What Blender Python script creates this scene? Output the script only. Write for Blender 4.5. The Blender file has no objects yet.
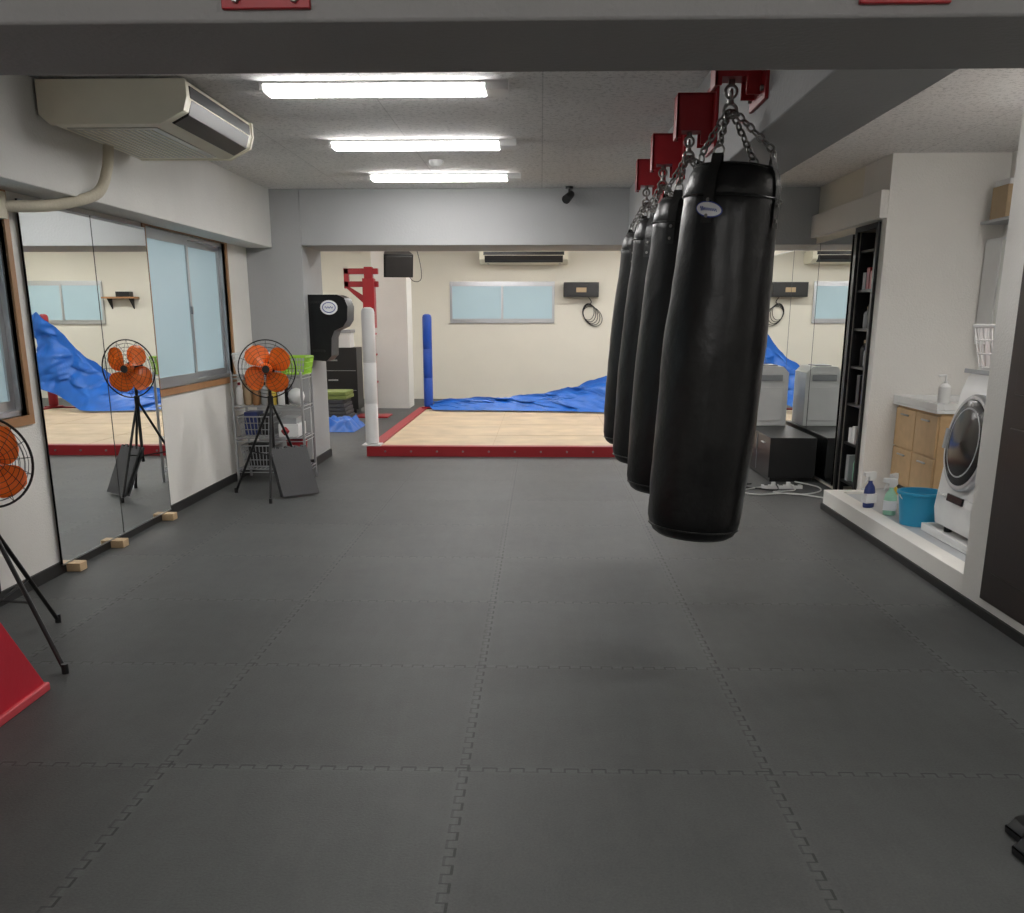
import bpy, bmesh, math, random
from mathutils import Vector, Matrix, noise
random.seed(4)
scn = bpy.context.scene
PI = math.pi

# ---------------------------------------------------------------- materials
MATS = {}
def newmat(name):
    m = bpy.data.materials.new(name); m.use_nodes = True
    nt = m.node_tree
    return m, nt, nt.nodes['Principled BSDF']
def mth(nt, op, a, b=None, c=None):
    n = nt.nodes.new('ShaderNodeMath'); n.operation = op
    for i, v in enumerate((a, b, c)):
        if v is None: continue
        if isinstance(v, (int, float)): n.inputs[i].default_value = v
        else: nt.links.new(v, n.inputs[i])
    return n.outputs[0]
def mat(name, col, rough=0.5, metal=0.0, var=0.06, scale=8.0, bump=0.0, bscale=60.0, emit=None, estr=0.0, spec=0.5, coat=0.0):
    if name in MATS: return MATS[name]
    m, nt, p = newmat(name)
    tc = nt.nodes.new('ShaderNodeTexCoord')
    nz = nt.nodes.new('ShaderNodeTexNoise'); nz.inputs['Scale'].default_value = scale
    nz.inputs['Detail'].default_value = 4
    nt.links.new(tc.outputs['Object'], nz.inputs['Vector'])
    cr = nt.nodes.new('ShaderNodeMix'); cr.data_type = 'RGBA'
    a = tuple(max(0, c*(1-var)) for c in col) + (1,)
    b = tuple(min(1, c*(1+var)) for c in col) + (1,)
    cr.inputs[6].default_value = a; cr.inputs[7].default_value = b
    nt.links.new(nz.outputs['Fac'], cr.inputs[0])
    nt.links.new(cr.outputs[2], p.inputs['Base Color'])
    p.inputs['Roughness'].default_value = rough
    p.inputs['Metallic'].default_value = metal
    p.inputs['Specular IOR Level'].default_value = spec
    p.inputs['Coat Weight'].default_value = coat
    if emit:
        p.inputs['Emission Color'].default_value = tuple(emit)+(1,)
        p.inputs['Emission Strength'].default_value = estr
    if bump > 0:
        n2 = nt.nodes.new('ShaderNodeTexNoise'); n2.inputs['Scale'].default_value = bscale
        n2.inputs['Detail'].default_value = 5
        nt.links.new(tc.outputs['Object'], n2.inputs['Vector'])
        bp = nt.nodes.new('ShaderNodeBump'); bp.inputs['Strength'].default_value = bump
        bp.inputs['Distance'].default_value = 0.01
        nt.links.new(n2.outputs['Fac'], bp.inputs['Height'])
        nt.links.new(bp.outputs[0], p.inputs['Normal'])
    MATS[name] = m
    return m

def floor_mat():
    m, nt, p = newmat('jigsaw_mat_floor')
    tc = nt.nodes.new('ShaderNodeTexCoord')
    sp = nt.nodes.new('ShaderNodeSeparateXYZ'); nt.links.new(tc.outputs['Object'], sp.inputs[0])
    x, y = sp.outputs[0], sp.outputs[1]
    ux = mth(nt, 'ADD', x, 0.243); uy = mth(nt, 'ADD', y, 0.02)
    def frac(u):
        return mth(nt, 'SUBTRACT', u, mth(nt, 'ROUND', u))
    dx, dy = frac(ux), frac(uy)
    def seam(d, along):
        sq = mth(nt, 'SIGN', mth(nt, 'SINE', mth(nt, 'MULTIPLY', along, 2*PI/0.09)))
        s = mth(nt, 'MULTIPLY', sq, 0.013)
        l1 = mth(nt, 'LESS_THAN', mth(nt, 'ABSOLUTE', mth(nt, 'SUBTRACT', d, s)), 0.0042)
        # seam line drawn fainter on one side of each tooth
        l1 = mth(nt, 'MULTIPLY', l1, mth(nt, 'ADD', 0.74, mth(nt, 'MULTIPLY', sq, 0.26)))
        k = mth(nt, 'DIVIDE', along, 0.045)
        c1 = mth(nt, 'LESS_THAN', mth(nt, 'ABSOLUTE', mth(nt, 'SUBTRACT', k, mth(nt, 'ROUND', k))), 0.08)
        c2 = mth(nt, 'LESS_THAN', mth(nt, 'ABSOLUTE', d), 0.0165)
        return mth(nt, 'MAXIMUM', l1, mth(nt, 'MULTIPLY', mth(nt, 'MULTIPLY', c1, c2), 0.75))
    def band(d):  # highlight painted into the colour on both sides of a seam
        t = mth(nt, 'SUBTRACT', 1.0, mth(nt, 'DIVIDE', mth(nt, 'ABSOLUTE', d), 0.035))
        return mth(nt, 'MAXIMUM', t, 0.0)
    sm = mth(nt, 'MAXIMUM', seam(dx, y), seam(dy, x))
    bd = mth(nt, 'MAXIMUM', band(dx), band(dy))
    cell = nt.nodes.new('ShaderNodeCombineXYZ')
    nt.links.new(mth(nt, 'FLOOR', ux), cell.inputs[0]); nt.links.new(mth(nt, 'FLOOR', uy), cell.inputs[1])
    wn = nt.nodes.new('ShaderNodeTexWhiteNoise'); wn.noise_dimensions = '3D'
    nt.links.new(cell.outputs[0], wn.inputs['Vector'])
    def nzt(sc, det, ro):
        n = nt.nodes.new('ShaderNodeTexNoise'); n.inputs['Scale'].default_value = sc; n.inputs['Detail'].default_value = det
        n.inputs['Roughness'].default_value = ro
        nt.links.new(tc.outputs['Object'], n.inputs['Vector']); return n.outputs['Fac']
    n1 = nzt(1.3, 10, 0.78); n2 = nzt(120, 3, 0.6); n3 = nzt(14, 6, 0.8)
    # scuffs: stretched noise
    mp = nt.nodes.new('ShaderNodeMapping'); mp.inputs['Scale'].default_value = (9, 1.2, 1); mp.inputs['Rotation'].default_value = (0, 0, 0.5)
    nt.links.new(tc.outputs['Object'], mp.inputs['Vector'])
    ns = nt.nodes.new('ShaderNodeTexNoise'); ns.inputs['Scale'].default_value = 1.5; ns.inputs['Detail'].default_value = 8; ns.inputs['Roughness'].default_value = 0.7
    nt.links.new(mp.outputs[0], ns.inputs['Vector'])
    v = mth(nt, 'ADD', mth(nt, 'MULTIPLY', wn.outputs['Value'], 0.20), -0.27)
    v = mth(nt, 'ADD', v, mth(nt, 'MULTIPLY', n1, 0.80))
    v = mth(nt, 'ADD', v, mth(nt, 'MULTIPLY', n2, 0.65))
    v = mth(nt, 'ADD', v, mth(nt, 'MULTIPLY', n3, 0.50))
    v = mth(nt, 'ADD', v, mth(nt, 'MULTIPLY', ns.outputs['Fac'], 0.35))
    v = mth(nt, 'MAXIMUM', v, 0.3)
    v = mth(nt, 'MULTIPLY', v, mth(nt, 'ADD', 1.0, mth(nt, 'MULTIPLY', bd, 0.22)))
    v = mth(nt, 'MULTIPLY', v, mth(nt, 'SUBTRACT', 1.0, mth(nt, 'MULTIPLY', sm, 0.70)))
    mx = nt.nodes.new('ShaderNodeVectorMath'); mx.operation = 'SCALE'
    mx.inputs[0].default_value = (0.071, 0.0745, 0.073)
    nt.links.new(v, mx.inputs['Scale'])
    nt.links.new(mx.outputs[0], p.inputs['Base Color'])
    nt.links.new(mth(nt, 'ADD', 0.46, mth(nt, 'MULTIPLY', n3, 0.22)), p.inputs['Roughness'])
    p.inputs['Specular IOR Level'].default_value = 0.36
    h = mth(nt, 'SUBTRACT', mth(nt, 'MULTIPLY', n2, 0.6), sm)
    bp = nt.nodes.new('ShaderNodeBump'); bp.inputs['Strength'].default_value = 0.4; bp.inputs['Distance'].default_value = 0.004
    nt.links.new(h, bp.inputs['Height']); nt.links.new(bp.outputs[0], p.inputs['Normal'])
    return m

def ceiling_mat():
    m, nt, p = newmat('acoustic_ceiling_board')
    tc = nt.nodes.new('ShaderNodeTexCoord')
    vo = nt.nodes.new('ShaderNodeTexNoise'); vo.inputs['Scale'].default_value = 38; vo.inputs['Detail'].default_value = 6
    vo.inputs['Roughness'].default_value = 0.75
    nt.links.new(tc.outputs['Object'], vo.inputs['Vector'])
    st = mth(nt, 'GREATER_THAN', vo.outputs['Fac'], 0.55)
    sp = nt.nodes.new('ShaderNodeSeparateXYZ'); nt.links.new(tc.outputs['Object'], sp.inputs[0])
    def ln(o, per):
        k = mth(nt, 'DIVIDE', o, per)
        return mth(nt, 'LESS_THAN', mth(nt, 'ABSOLUTE', mth(nt, 'SUBTRACT', k, mth(nt, 'ROUND', k))), 0.0035)
    s = mth(nt, 'MAXIMUM', ln(sp.outputs[0], 0.91), ln(sp.outputs[1], 0.455))
    v = mth(nt, 'SUBTRACT', 0.84, mth(nt, 'MULTIPLY', st, 0.20))
    v = mth(nt, 'SUBTRACT', v, mth(nt, 'MULTIPLY', s, 0.2))
    mx = nt.nodes.new('ShaderNodeVectorMath'); mx.operation = 'SCALE'
    mx.inputs[0].default_value = (1.0, 0.985, 0.97); nt.links.new(v, mx.inputs['Scale'])
    nt.links.new(mx.outputs[0], p.inputs['Base Color']); p.inputs['Roughness'].default_value = 0.9
    bp = nt.nodes.new('ShaderNodeBump'); bp.inputs['Strength'].default_value = 0.6; bp.inputs['Distance'].default_value = 0.006
    nt.links.new(vo.outputs['Fac'], bp.inputs['Height']); nt.links.new(bp.outputs[0], p.inputs['Normal'])
    return m

FLOOR = floor_mat(); CEIL = ceiling_mat()
WHITE_W = mat('white_plaster', (0.82, 0.80, 0.76), 0.85, var=0.04, scale=3, bump=0.35, bscale=90)
CREAM_W = mat('cream_plaster', (0.80, 0.765, 0.67), 0.85, var=0.04, scale=2, bump=0.3, bscale=70)
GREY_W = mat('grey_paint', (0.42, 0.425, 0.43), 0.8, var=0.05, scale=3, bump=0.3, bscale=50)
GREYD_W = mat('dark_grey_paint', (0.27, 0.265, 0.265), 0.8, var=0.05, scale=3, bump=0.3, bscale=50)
SOFF_W = mat('light_grey_plaster', (0.70, 0.695, 0.67), 0.85, var=0.05, scale=4, bump=0.5, bscale=70)
BLACKP = mat('black_plastic', (0.012, 0.012, 0.013), 0.4)
BLACKM = mat('black_steel', (0.015, 0.015, 0.016), 0.35, metal=0.3)
BASEB = mat('black_skirting', (0.012, 0.012, 0.012), 0.5)
LEATHER = mat('black_leather', (0.004, 0.004, 0.0045), 0.34, var=0.3, scale=5, bump=0.25, bscale=26, spec=0.38)
LEATH2 = mat('black_leather_trim', (0.008, 0.008, 0.008), 0.3, bump=0.2, bscale=90)
CHROME = mat('chain_steel', (0.28, 0.27, 0.26), 0.32, metal=1.0)
ALU = mat('aluminium', (0.5, 0.51, 0.53), 0.35, metal=0.9)
RED = mat('red_enamel', (0.34, 0.008, 0.015), 0.42)
REDM = mat('red_border_paint', (0.32, 0.010, 0.016), 0.5)
REDV = mat('red_vinyl', (0.66, 0.02, 0.045), 0.45, bump=0.2, bscale=20)
REDL = mat('red_vinyl_light', (0.75, 0.08, 0.10), 0.5)
ORANGE = mat('orange_blade', (0.95, 0.17, 0.012), 0.35, coat=0.3)
BLUE = mat('blue_tarp', (0.007, 0.12, 0.52), 0.42, var=0.3, scale=6, bump=0.45, bscale=12)
BLUEP = mat('blue_pad', (0.01, 0.07, 0.42), 0.4)
WHITEP = mat('white_plastic', (0.80, 0.80, 0.79), 0.35)
WHITEV = mat('white_vinyl_pad', (0.82, 0.82, 0.82), 0.45)
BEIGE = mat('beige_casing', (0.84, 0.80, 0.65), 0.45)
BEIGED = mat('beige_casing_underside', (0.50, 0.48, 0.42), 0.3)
PIPE = mat('pipe_lagging', (0.62, 0.57, 0.45), 0.7, bump=0.4, bscale=60)
WOODF = mat('brown_window_frame', (0.38, 0.19, 0.08), 0.45, var=0.25, scale=10)
WOODL = mat('light_wood', (0.56, 0.37, 0.19), 0.45, var=0.18, scale=14)
WOODB = mat('pine_block', (0.55, 0.39, 0.23), 0.6)
PLY = mat('ring_plywood', (0.56, 0.44, 0.29), 0.6, var=0.35, scale=3.0)
DOORB = mat('dark_brown_door', (0.020, 0.011, 0.009), 0.35, var=0.3, scale=6)
GLASSF = mat('frosted_glass', (0.38, 0.51, 0.56), 0.35, var=0.06, scale=1.5, emit=(0.50, 0.66, 0.73), estr=0.14)  # faint emission stands in for daylight behind the pane
MIRROR = mat('mirror_glass', (0.86, 0.89, 0.88), 0.0, metal=1.0, var=0.0)
LIGHTM = mat('fluorescent_diffuser', (1, 1, 1), 0.5, emit=(1.0, 0.98, 0.955), estr=24)
LIME = mat('lime_plastic', (0.35, 0.62, 0.05), 0.4)
GREENM = mat('green_mat', (0.20, 0.25, 0.06), 0.7)
CYAN = mat('blue_bucket', (0.03, 0.32, 0.55), 0.35)
MINT = mat('mint_bottle', (0.35, 0.65, 0.48), 0.3)
CABLE = mat('white_cable', (0.7, 0.7, 0.68), 0.5)
DGLASS = mat('dark_glass', (0.008, 0.008, 0.010), 0.15, coat=0.0, spec=0.3)
VINYL = mat('vinyl_floor', (0.50, 0.52, 0.54), 0.4, var=0.1, scale=5)
MATG = mat('grey_eva', (0.065, 0.065, 0.068), 0.7, var=0.1, bump=0.3, bscale=120)
LABEL = mat('label_white', (0.85, 0.85, 0.87), 0.4)
LBLUE = mat('label_blue', (0.03, 0.06, 0.35), 0.4)
TAN = mat('tan_box', (0.45, 0.33, 0.2), 0.7)
GREYP = mat('grey_plastic', (0.35, 0.36, 0.37), 0.45)
YEL = mat('yellow_plastic', (0.75, 0.55, 0.08), 0.4)
NAVY = mat('navy_plastic', (0.03, 0.05, 0.2), 0.4)

# ---------------------------------------------------------------- mesh builder
class B:
    def __init__(s, name):
        s.n = name; s.v = []; s.f = []; s.mi = []; s.mats = []; s.M = Matrix()
    def idx(s, m):
        if m not in s.mats: s.mats.append(m)
        return s.mats.index(m)
    def add(s, vs, fs, m):
        o = len(s.v); k = s.idx(m)
        s.v += [s.M @ Vector(v) for v in vs]
        s.f += [tuple(i+o for i in f) for f in fs]; s.mi += [k]*len(fs)
    def box(s, x0, x1, y0, y1, z0, z1, m):
        vs = [(x, y, z) for x in (x0, x1) for y in (y0, y1) for z in (z0, z1)]
        fs = [(0,1,3,2),(4,6,7,5),(0,4,5,1),(2,3,7,6),(0,2,6,4),(1,5,7,3)]
        s.add(vs, fs, m)
    def obox(s, c, size, rot, m):
        R = rot.to_3x3() if rot else Matrix.Identity(3)
        vs = []
        for x in (-.5, .5):
            for y in (-.5, .5):
                for z in (-.5, .5):
                    vs.append(Vector(c) + R @ Vector((x*size[0], y*size[1], z*size[2])))
        s.add(vs, [(0,1,3,2),(4,6,7,5),(0,4,5,1),(2,3,7,6),(0,2,6,4),(1,5,7,3)], m)
    def cyl(s, p0, p1, r0, m, r1=None, n=16, caps=True):
        r1 = r0 if r1 is None else r1
        p0, p1 = Vector(p0), Vector(p1); d = (p1-p0).normalized()
        a = d.orthogonal().normalized(); b = d.cross(a)
        vs = []
        for p, r in ((p0, r0), (p1, r1)):
            for i in range(n):
                t = 2*PI*i/n; vs.append(p + (a*math.cos(t)+b*math.sin(t))*r)
        fs = [(i, (i+1) % n, n+(i+1) % n, n+i) for i in range(n)]
        if caps: fs += [tuple(range(n))[::-1], tuple(range(n, 2*n))]
        s.add(vs, fs, m)
    def lathe(s, prof, m, mat4=None, n=32, fn=None):
        mat4 = mat4 or Matrix(); vs = []; fs = []
        for (r, z) in prof:
            for i in range(n):
                t = 2*PI*i/n
                rr = r*(1+(fn(t, z) if fn else 0))
                vs.append(mat4 @ Vector((rr*math.cos(t), rr*math.sin(t), z)))
        for j in range(len(prof)-1):
            for i in range(n):
                fs.append((j*n+i, j*n+(i+1) % n, (j+1)*n+(i+1) % n, (j+1)*n+i))
        if prof[0][0] > 1e-6: fs.append(tuple(range(n))[::-1])
        if prof[-1][0] > 1e-6: fs.append(tuple(range((len(prof)-1)*n, len(prof)*n)))
        s.add(vs, fs, m)
    def tube(s, pts, r, m, n=8, closed=False):
        pts = [Vector(p) for p in pts]; N = len(pts); vs = []; fs = []
        up = None
        for i, p in enumerate(pts):
            if closed: d = pts[(i+1) % N]-pts[i-1]
            else: d = pts[min(i+1, N-1)]-pts[max(i-1, 0)]
            d.normalize()
            if up is None: up = d.orthogonal().normalized()
            a = (up - d*up.dot(d))
            a = a.normalized() if a.length > 1e-5 else d.orthogonal().normalized()
            up = a; b = d.cross(a)
            for k in range(n):
                t = 2*PI*k/n; vs.append(p+(a*math.cos(t)+b*math.sin(t))*r)
        for i in range(N if closed else N-1):
            for k in range(n):
                j = (i+1) % N
                fs.append((i*n+k, i*n+(k+1) % n, j*n+(k+1) % n, j*n+k))
        if not closed: fs += [tuple(range(n))[::-1], tuple(range((N-1)*n, N*n))]
        s.add(vs, fs, m)
    def ring(s, c, R, r, m, rot=None, n=32, k=6, sx=1, sy=1):
        rot = rot.to_3x3() if rot else Matrix.Identity(3)
        s.tube([Vector(c)+rot @ Vector((R*sx*math.cos(2*PI*i/n), R*sy*math.sin(2*PI*i/n), 0)) for i in range(n)], r, m, k, True)
    def grid(s, fn, nu, nv, m):
        vs = [fn(i/nu, j/nv) for i in range(nu+1) for j in range(nv+1)]
        fs = [(i*(nv+1)+j, (i+1)*(nv+1)+j, (i+1)*(nv+1)+j+1, i*(nv+1)+j+1) for i in range(nu) for j in range(nv)]
        s.add(vs, fs, m)
    def prism(s, poly, axis, a, b, m):
        def P(u, v, w):
            return {'x': (w, u, v), 'y': (u, w, v), 'z': (u, v, w)}[axis]
        n = len(poly)
        vs = [P(u, v, a) for u, v in poly]+[P(u, v, b) for u, v in poly]
        fs = [(i, (i+1) % n, n+(i+1) % n, n+i) for i in range(n)]+[tuple(range(n))[::-1], tuple(range(n, 2*n))]
        s.add(vs, fs, m)
    def chain(s, p0, p1, m, link=0.034, wire=0.0032):
        p0, p1 = Vector(p0), Vector(p1); L = (p1-p0).length; d = (p1-p0)/L
        pitch = link-2*wire*1.4; k = max(2, round(L/pitch)); pitch = L/k
        a = d.orthogonal().normalized(); b = d.cross(a)
        for i in range(k):
            c = p0+d*pitch*(i+.5); w = a if i % 2 else b
            hl = link/2-wire; hw = link*0.3
            pts = []
            for q in range(12):
                t = 2*PI*q/12
                cx = math.cos(t); sy = math.sin(t)
                pts.append(c + d*(hl-hw)*(1 if sy >= 0 else -1)*(1 if abs(sy) > .01 else 0) + d*hw*sy + w*hw*cx)
            s.tube(pts, wire, m, 5, True)
    def done(s, bevel=0, seg=2, angle=38):
        me = bpy.data.meshes.new(s.n)
        me.from_pydata([tuple(v) for v in s.v], [], s.f)
        for m in s.mats: me.materials.append(m)
        for p, k in zip(me.polygons, s.mi): p.material_index = k; p.use_smooth = True
        bm = bmesh.new(); bm.from_mesh(me); bmesh.ops.recalc_face_normals(bm, faces=bm.faces); bm.to_mesh(me); bm.free()
        me.set_sharp_from_angle(angle=math.radians(angle))
        ob = bpy.data.objects.new(s.n, me); scn.collection.objects.link(ob)
        if bevel:
            md = ob.modifiers.new('bevel', 'BEVEL'); md.width = bevel; md.segments = seg; md.limit_method = 'ANGLE'
            md.angle_limit = math.radians(45)
        return ob

def simple(name, boxes, bevel=0):
    b = B(name)
    for x in boxes: b.box(*x)
    return b.done(bevel)
def T(x, y, z): return Matrix.Translation((x, y, z))
def RX(a): return Matrix.Rotation(a, 4, 'X')
def RY(a): return Matrix.Rotation(a, 4, 'Y')
def RZ(a): return Matrix.Rotation(a, 4, 'Z')

H = 2.6
# ---------------------------------------------------------------- room shell
simple('floor', [(-4.7, 4.4, -3.75, 18.7, -0.1, 0, FLOOR)])
simple('ceiling', [(-4.7, 4.4, -3.75, 18.7, H, H+0.1, CEIL)])
WX = -2.8
simple('wall_left', [
    (-2.95, WX, -3.6, 9.8, 0, 0.93, WHITE_W), (-2.95, WX, -3.6, 9.8, 2.07, H, WHITE_W),
    (-2.95, WX, -3.6, 3.4, 0.93, 2.07, WHITE_W), (-2.95, WX, 5.37, 7.3, 0.93, 2.07, WHITE_W), (-2.95, WX, 9.12, 9.8, 0.93, 2.07, WHITE_W)])
simple('beam_soffit_left', [(WX, -2.55, 3.04, 9.8, 2.08, H, SOFF_W)], 0.006)
simple('baseboard_left', [(WX, -2.785, -3.6, 9.8, 0, 0.07, BASEB)])
simple('column_left', [(-2.95, -2.27, 9.8, 10.65, 0, H, GREY_W)], 0.006)
simple('baseboard_column', [(-2.8, -2.255, 9.785, 9.8, 0, 0.08, BASEB), (-2.27, -2.255, 9.8, 10.65, 0, 0.08, BASEB)])
simple('beam_back', [(-2.27, 2.56, 9.8, 10.65, 2.10, H, GREY_W)], 0.006)
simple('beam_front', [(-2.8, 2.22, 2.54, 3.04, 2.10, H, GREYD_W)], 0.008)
simple('beam_right', [(0.81, 1.15, 3.04, 9.8, 2.10, H, GREY_W)], 0.006)
simple('wall_right', [(2.22, 3.6, -3.6, 5.06, 0, H, WHITE_W)], 0.004)
simple('wall_alcove_right', [(3.42, 3.6, 5.06, 8.5, 0, H, WHITE_W)])
simple('wall_alcove_end', [(2.56, 3.42, 7.86, 7.98, 0, H, WHITE_W), (3.05, 3.42, 7.98, 8.5, 0, H, WHITE_W),
                           (2.56, 3.05, 7.98, 8.5, 2.15, H, WHITE_W)])
simple('trim_header_right', [(2.5, 2.56, 7.86, 9.8, 2.155, 2.35, WHITE_W)], 0.004)
simple('wall_mirror_side', [(2.56, 2.72, 8.5, 15.7, 0, H, CREAM_W), (2.72, 3.6, 8.5, 8.62, 0, H, WHITE_W)])
simple('wall_ring_right', [(2.72, 4.4, 15.55, 15.7, 0, H, CREAM_W), (4.25, 4.4, 15.7, 18.5, 0, H, CREAM_W)])
simple('wall_ring_back', [(-4.7, 4.4, 18.5, 18.65, 0, H, CREAM_W)])
simple('wall_ring_left', [(-4.7, -4.55, 10.5, 18.5, 0, H, CREAM_W), (-4.55, -2.95, 10.5, 10.65, 0, H, CREAM_W)])
simple('column_ring', [(-2.72, -2.16, 16.5, 17.1, 0, H, WHITE_W)], 0.006)
simple('wall_behind', [(-2.95, 3.6, -3.75, -3.6, 0, H, WHITE_W)])
simple('platform_alcove', [(2.22, 2.34, 5.06, 7.6, 0, 0.15, WHITE_W), (2.34, 3.42, 5.06, 7.6, 0, 0.135, VINYL),
                           (2.22, 2.56, 7.6, 7.7, 0, 0.15, WHITE_W), (2.56, 3.42, 7.6, 7.86, 0, 0.135, VINYL)], 0.003)
simple('baseboard_right', [(2.205, 2.22, -3.6, 7.7, 0, 0.045, BASEB)])

# windows ---------------------------------------------------------
def window_x(name, x, y0, y1, z0, z1):
    b = B(name)
    w = 0.05
    for (a0, a1, c0, c1) in ((y0, y1, z0-w, z0), (y0, y1, z1, z1+w), (y0-w, y0, z0-w, z1+w), (y1, y1+w, z0-w, z1+w)):
        b.box(x-0.06, x+0.012, a0, a1, c0, c1, WOODF)
    b.box(x-0.09, x-0.02, y0, y1, z0, z0+0.03, ALU); b.box(x-0.09, x-0.02, y0, y1, z1-0.03, z1, ALU)
    b.box(x-0.09, x-0.02, y0, y0+0.02, z0, z1, ALU); b.box(x-0.09, x-0.02, y1-0.02, y1, z0, z1, ALU)
    ym = (y0+y1)/2
    for a0, a1, o in ((y0+0.02, ym+0.025, -0.035), (ym-0.025, y1-0.02, -0.065)):
        zz0, zz1 = z0+0.03, z1-0.03
        for q in ((a0, a0+0.045, zz0, zz1), (a1-0.045, a1, zz0, zz1), (a0+.045, a1-.045, zz0, zz0+0.05), (a0+.045, a1-.045, zz1-0.045, zz1)):
            b.box(x+o-0.014, x+o+0.014, q[0], q[1], q[2], q[3], ALU)
        b.box(x+o-0.003, x+o+0.003, a0+.045, a1-.045, zz0+.05, zz1-.045, GLASSF)
    b.box(x-0.022, x-0.006, ym-0.02, ym+0.0, (z0+z1)/2-0.03, (z0+z1)/2+0.03, GREYP)
    return b.done()
window_x('window_1', WX, 3.4, 5.37, 0.93, 2.07)
window_x('window_2', WX, 7.3, 9.12, 0.93, 2.07)
def window_y(name, y, x0, x1, z0, z1):
    b = B(name); w = 0.04
    for q in ((x0-w, x1+w, z0-w, z0), (x0-w, x1+w, z1, z1+w), (x0-w, x0, z0, z1), (x1, x1+w, z0, z1)):
        b.box(q[0], q[1], y-0.03, y, q[2], q[3], ALU)
    xm = (x0+x1)/2
    b.box(xm-0.02, xm+0.02, y-0.025, y, z0, z1, ALU)
    b.box(x0, x1, y-0.012, y, z0, z1, GLASSF)
    b.box(x0, x1, y-0.02, y-.012, z0, z0+0.04, ALU); b.box(x0, x1, y-0.02, y-.012, z1-0.04, z1, ALU)
    return b.done()
window_y('window_3', 18.5, -1.60, 0.20, 1.39, 2.03)
window_y('window_4', 18.5, 2.45, 3.9, 1.37, 2.05)

# door on right wall
b = B('door_1')
b.box(2.19, 2.22, 3.85, 4.78, 0.1, 2.05, DOORB)
b.box(2.182, 2.19, 3.95, 4.68, 0.25, 0.95, DOORB); b.box(2.182, 2.19, 3.95, 4.68, 1.1, 1.95, DOORB)
b.cyl((2.19, 3.95, 1.02), (2.14, 3.95, 1.02), 0.012, ALU); b.cyl((2.14, 3.95, 1.02), (2.14, 4.06, 1.02), 0.01, ALU)
b.done(0.004)

# mirrors ---------------------------------------------------------
def mirror_panel(x0, x1, y0, y1, z0, z1, face):
    b = B('wall_mirror')
    b.box(x0, x1, y0, y1, z0, z1, MIRROR)
    xa, xb = (x0, x1+0.001) if face > 0 else (x0-0.001, x1)
    b.box(xa, xb, y0, y0+0.003, z0, z1, BLACKM); b.box(xa, xb, y1-0.003, y1, z0, z1, BLACKM)
    b.box(xa, xb, y0, y1, z1-0.004, z1, ALU); b.box(xa, xb, y0, y1, z0, z0+0.010, ALU)
    return b.done()
mirror_panel(-2.785, -2.775, 5.50, 6.375, 0.05, 2.05, 1)
mirror_panel(-2.785, -2.775, 6.378, 7.25, 0.05, 2.05, 1)
for y in (5.6, 6.22, 7.12):
    simple('mirror_support_block', [(-2.785, -2.70, y-0.045, y+0.045, 0, 0.05, WOODB)], 0.004)
for i in range(4):
    mirror_panel(2.545, 2.56, 8.62+i*0.97, 8.62+(i+1)*0.97-0.004, 0.03, 2.1, -1)

# ---------------------------------------------------------------- ceiling lights
def tube_light(x, y, L=1.27):
    b = B('fluorescent_ceiling_light')
    b.box(x-L/2, x+L/2, y-0.09, y+0.09, H-0.014, H, WHITEP)
    b.prism([(y-0.088, H-0.014), (y-0.075, H-0.045), (y+0.075, H-0.045), (y+0.088, H-0.014)], 'x', x-L/2+0.02, x+L/2-0.12, LIGHTM)
    b.box(x+L/2-0.12, x+L/2, y-0.085, y+0.085, H-0.042, H-0.014, WHITEP)
    b.box(x-L/2, x-L/2+0.02, y-0.085, y+0.085, H-0.042, H-0.014, WHITEP)
    return b.done()
for y in (5.58, 7.29, 8.90): tube_light(-0.81, y)
for y in (0.4, -1.8): tube_light(-0.81, y)  # unseen fixtures added over and behind the camera for the front bay
tube_light(1.65, 4.0, 0.9); tube_light(1.65, 0.2)  # further unseen fixtures out of frame, lighting the right side
for x, y in ((-0.8, 11.8), (1.3, 11.8), (-0.8, 14.2), (1.3, 14.2), (-0.8, 16.6), (1.3, 16.8), (-3.6, 13.2), (-3.6, 16.4), (3.4, 17)): tube_light(x, y)  # unseen fixtures added to light the ring room
tube_light(3.0, 5.45, 0.8)  # unseen lamp, added out of frame to brighten the alcove

b = B('smoke_detector'); b.lathe([(0, 0), (.03, 0), (.045, .015), (.055, .03), (.055, .045)], WHITEP, T(-0.81, 8.12, H-0.045)); b.done()
b = B('spotlight')
b.cyl((0.25, 9.7, H), (0.25, 9.7, H-0.02), 0.035, BLACKP); b.cyl((0.25, 9.7, H-.02), (0.25, 9.7, H-0.06), 0.01, BLACKP)
b.cyl((0.27, 9.74, H-.06), (0.22, 9.62, H-0.12), 0.032, BLACKP, r1=0.04); b.done()

# ---------------------------------------------------------------- red anchor plates on front beam
def bolt(b, p, d, r=0.011):
    p = Vector(p); d = Vector(d); b.cyl(p, p+d*0.012, r, CHROME, n=6)
for x0 in (-0.74, 0.715):
    b = B('beam_anchor_plate')
    b.box(x0, x0+0.205, 2.525, 2.54, 2.125, 2.33, RED)
    for dx in (0.035, 0.17):
        for z in (2.145, 2.29): bolt(b, (x0+dx, 2.525, z), (0, -1, 0))
    b.done(0.002)

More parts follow.
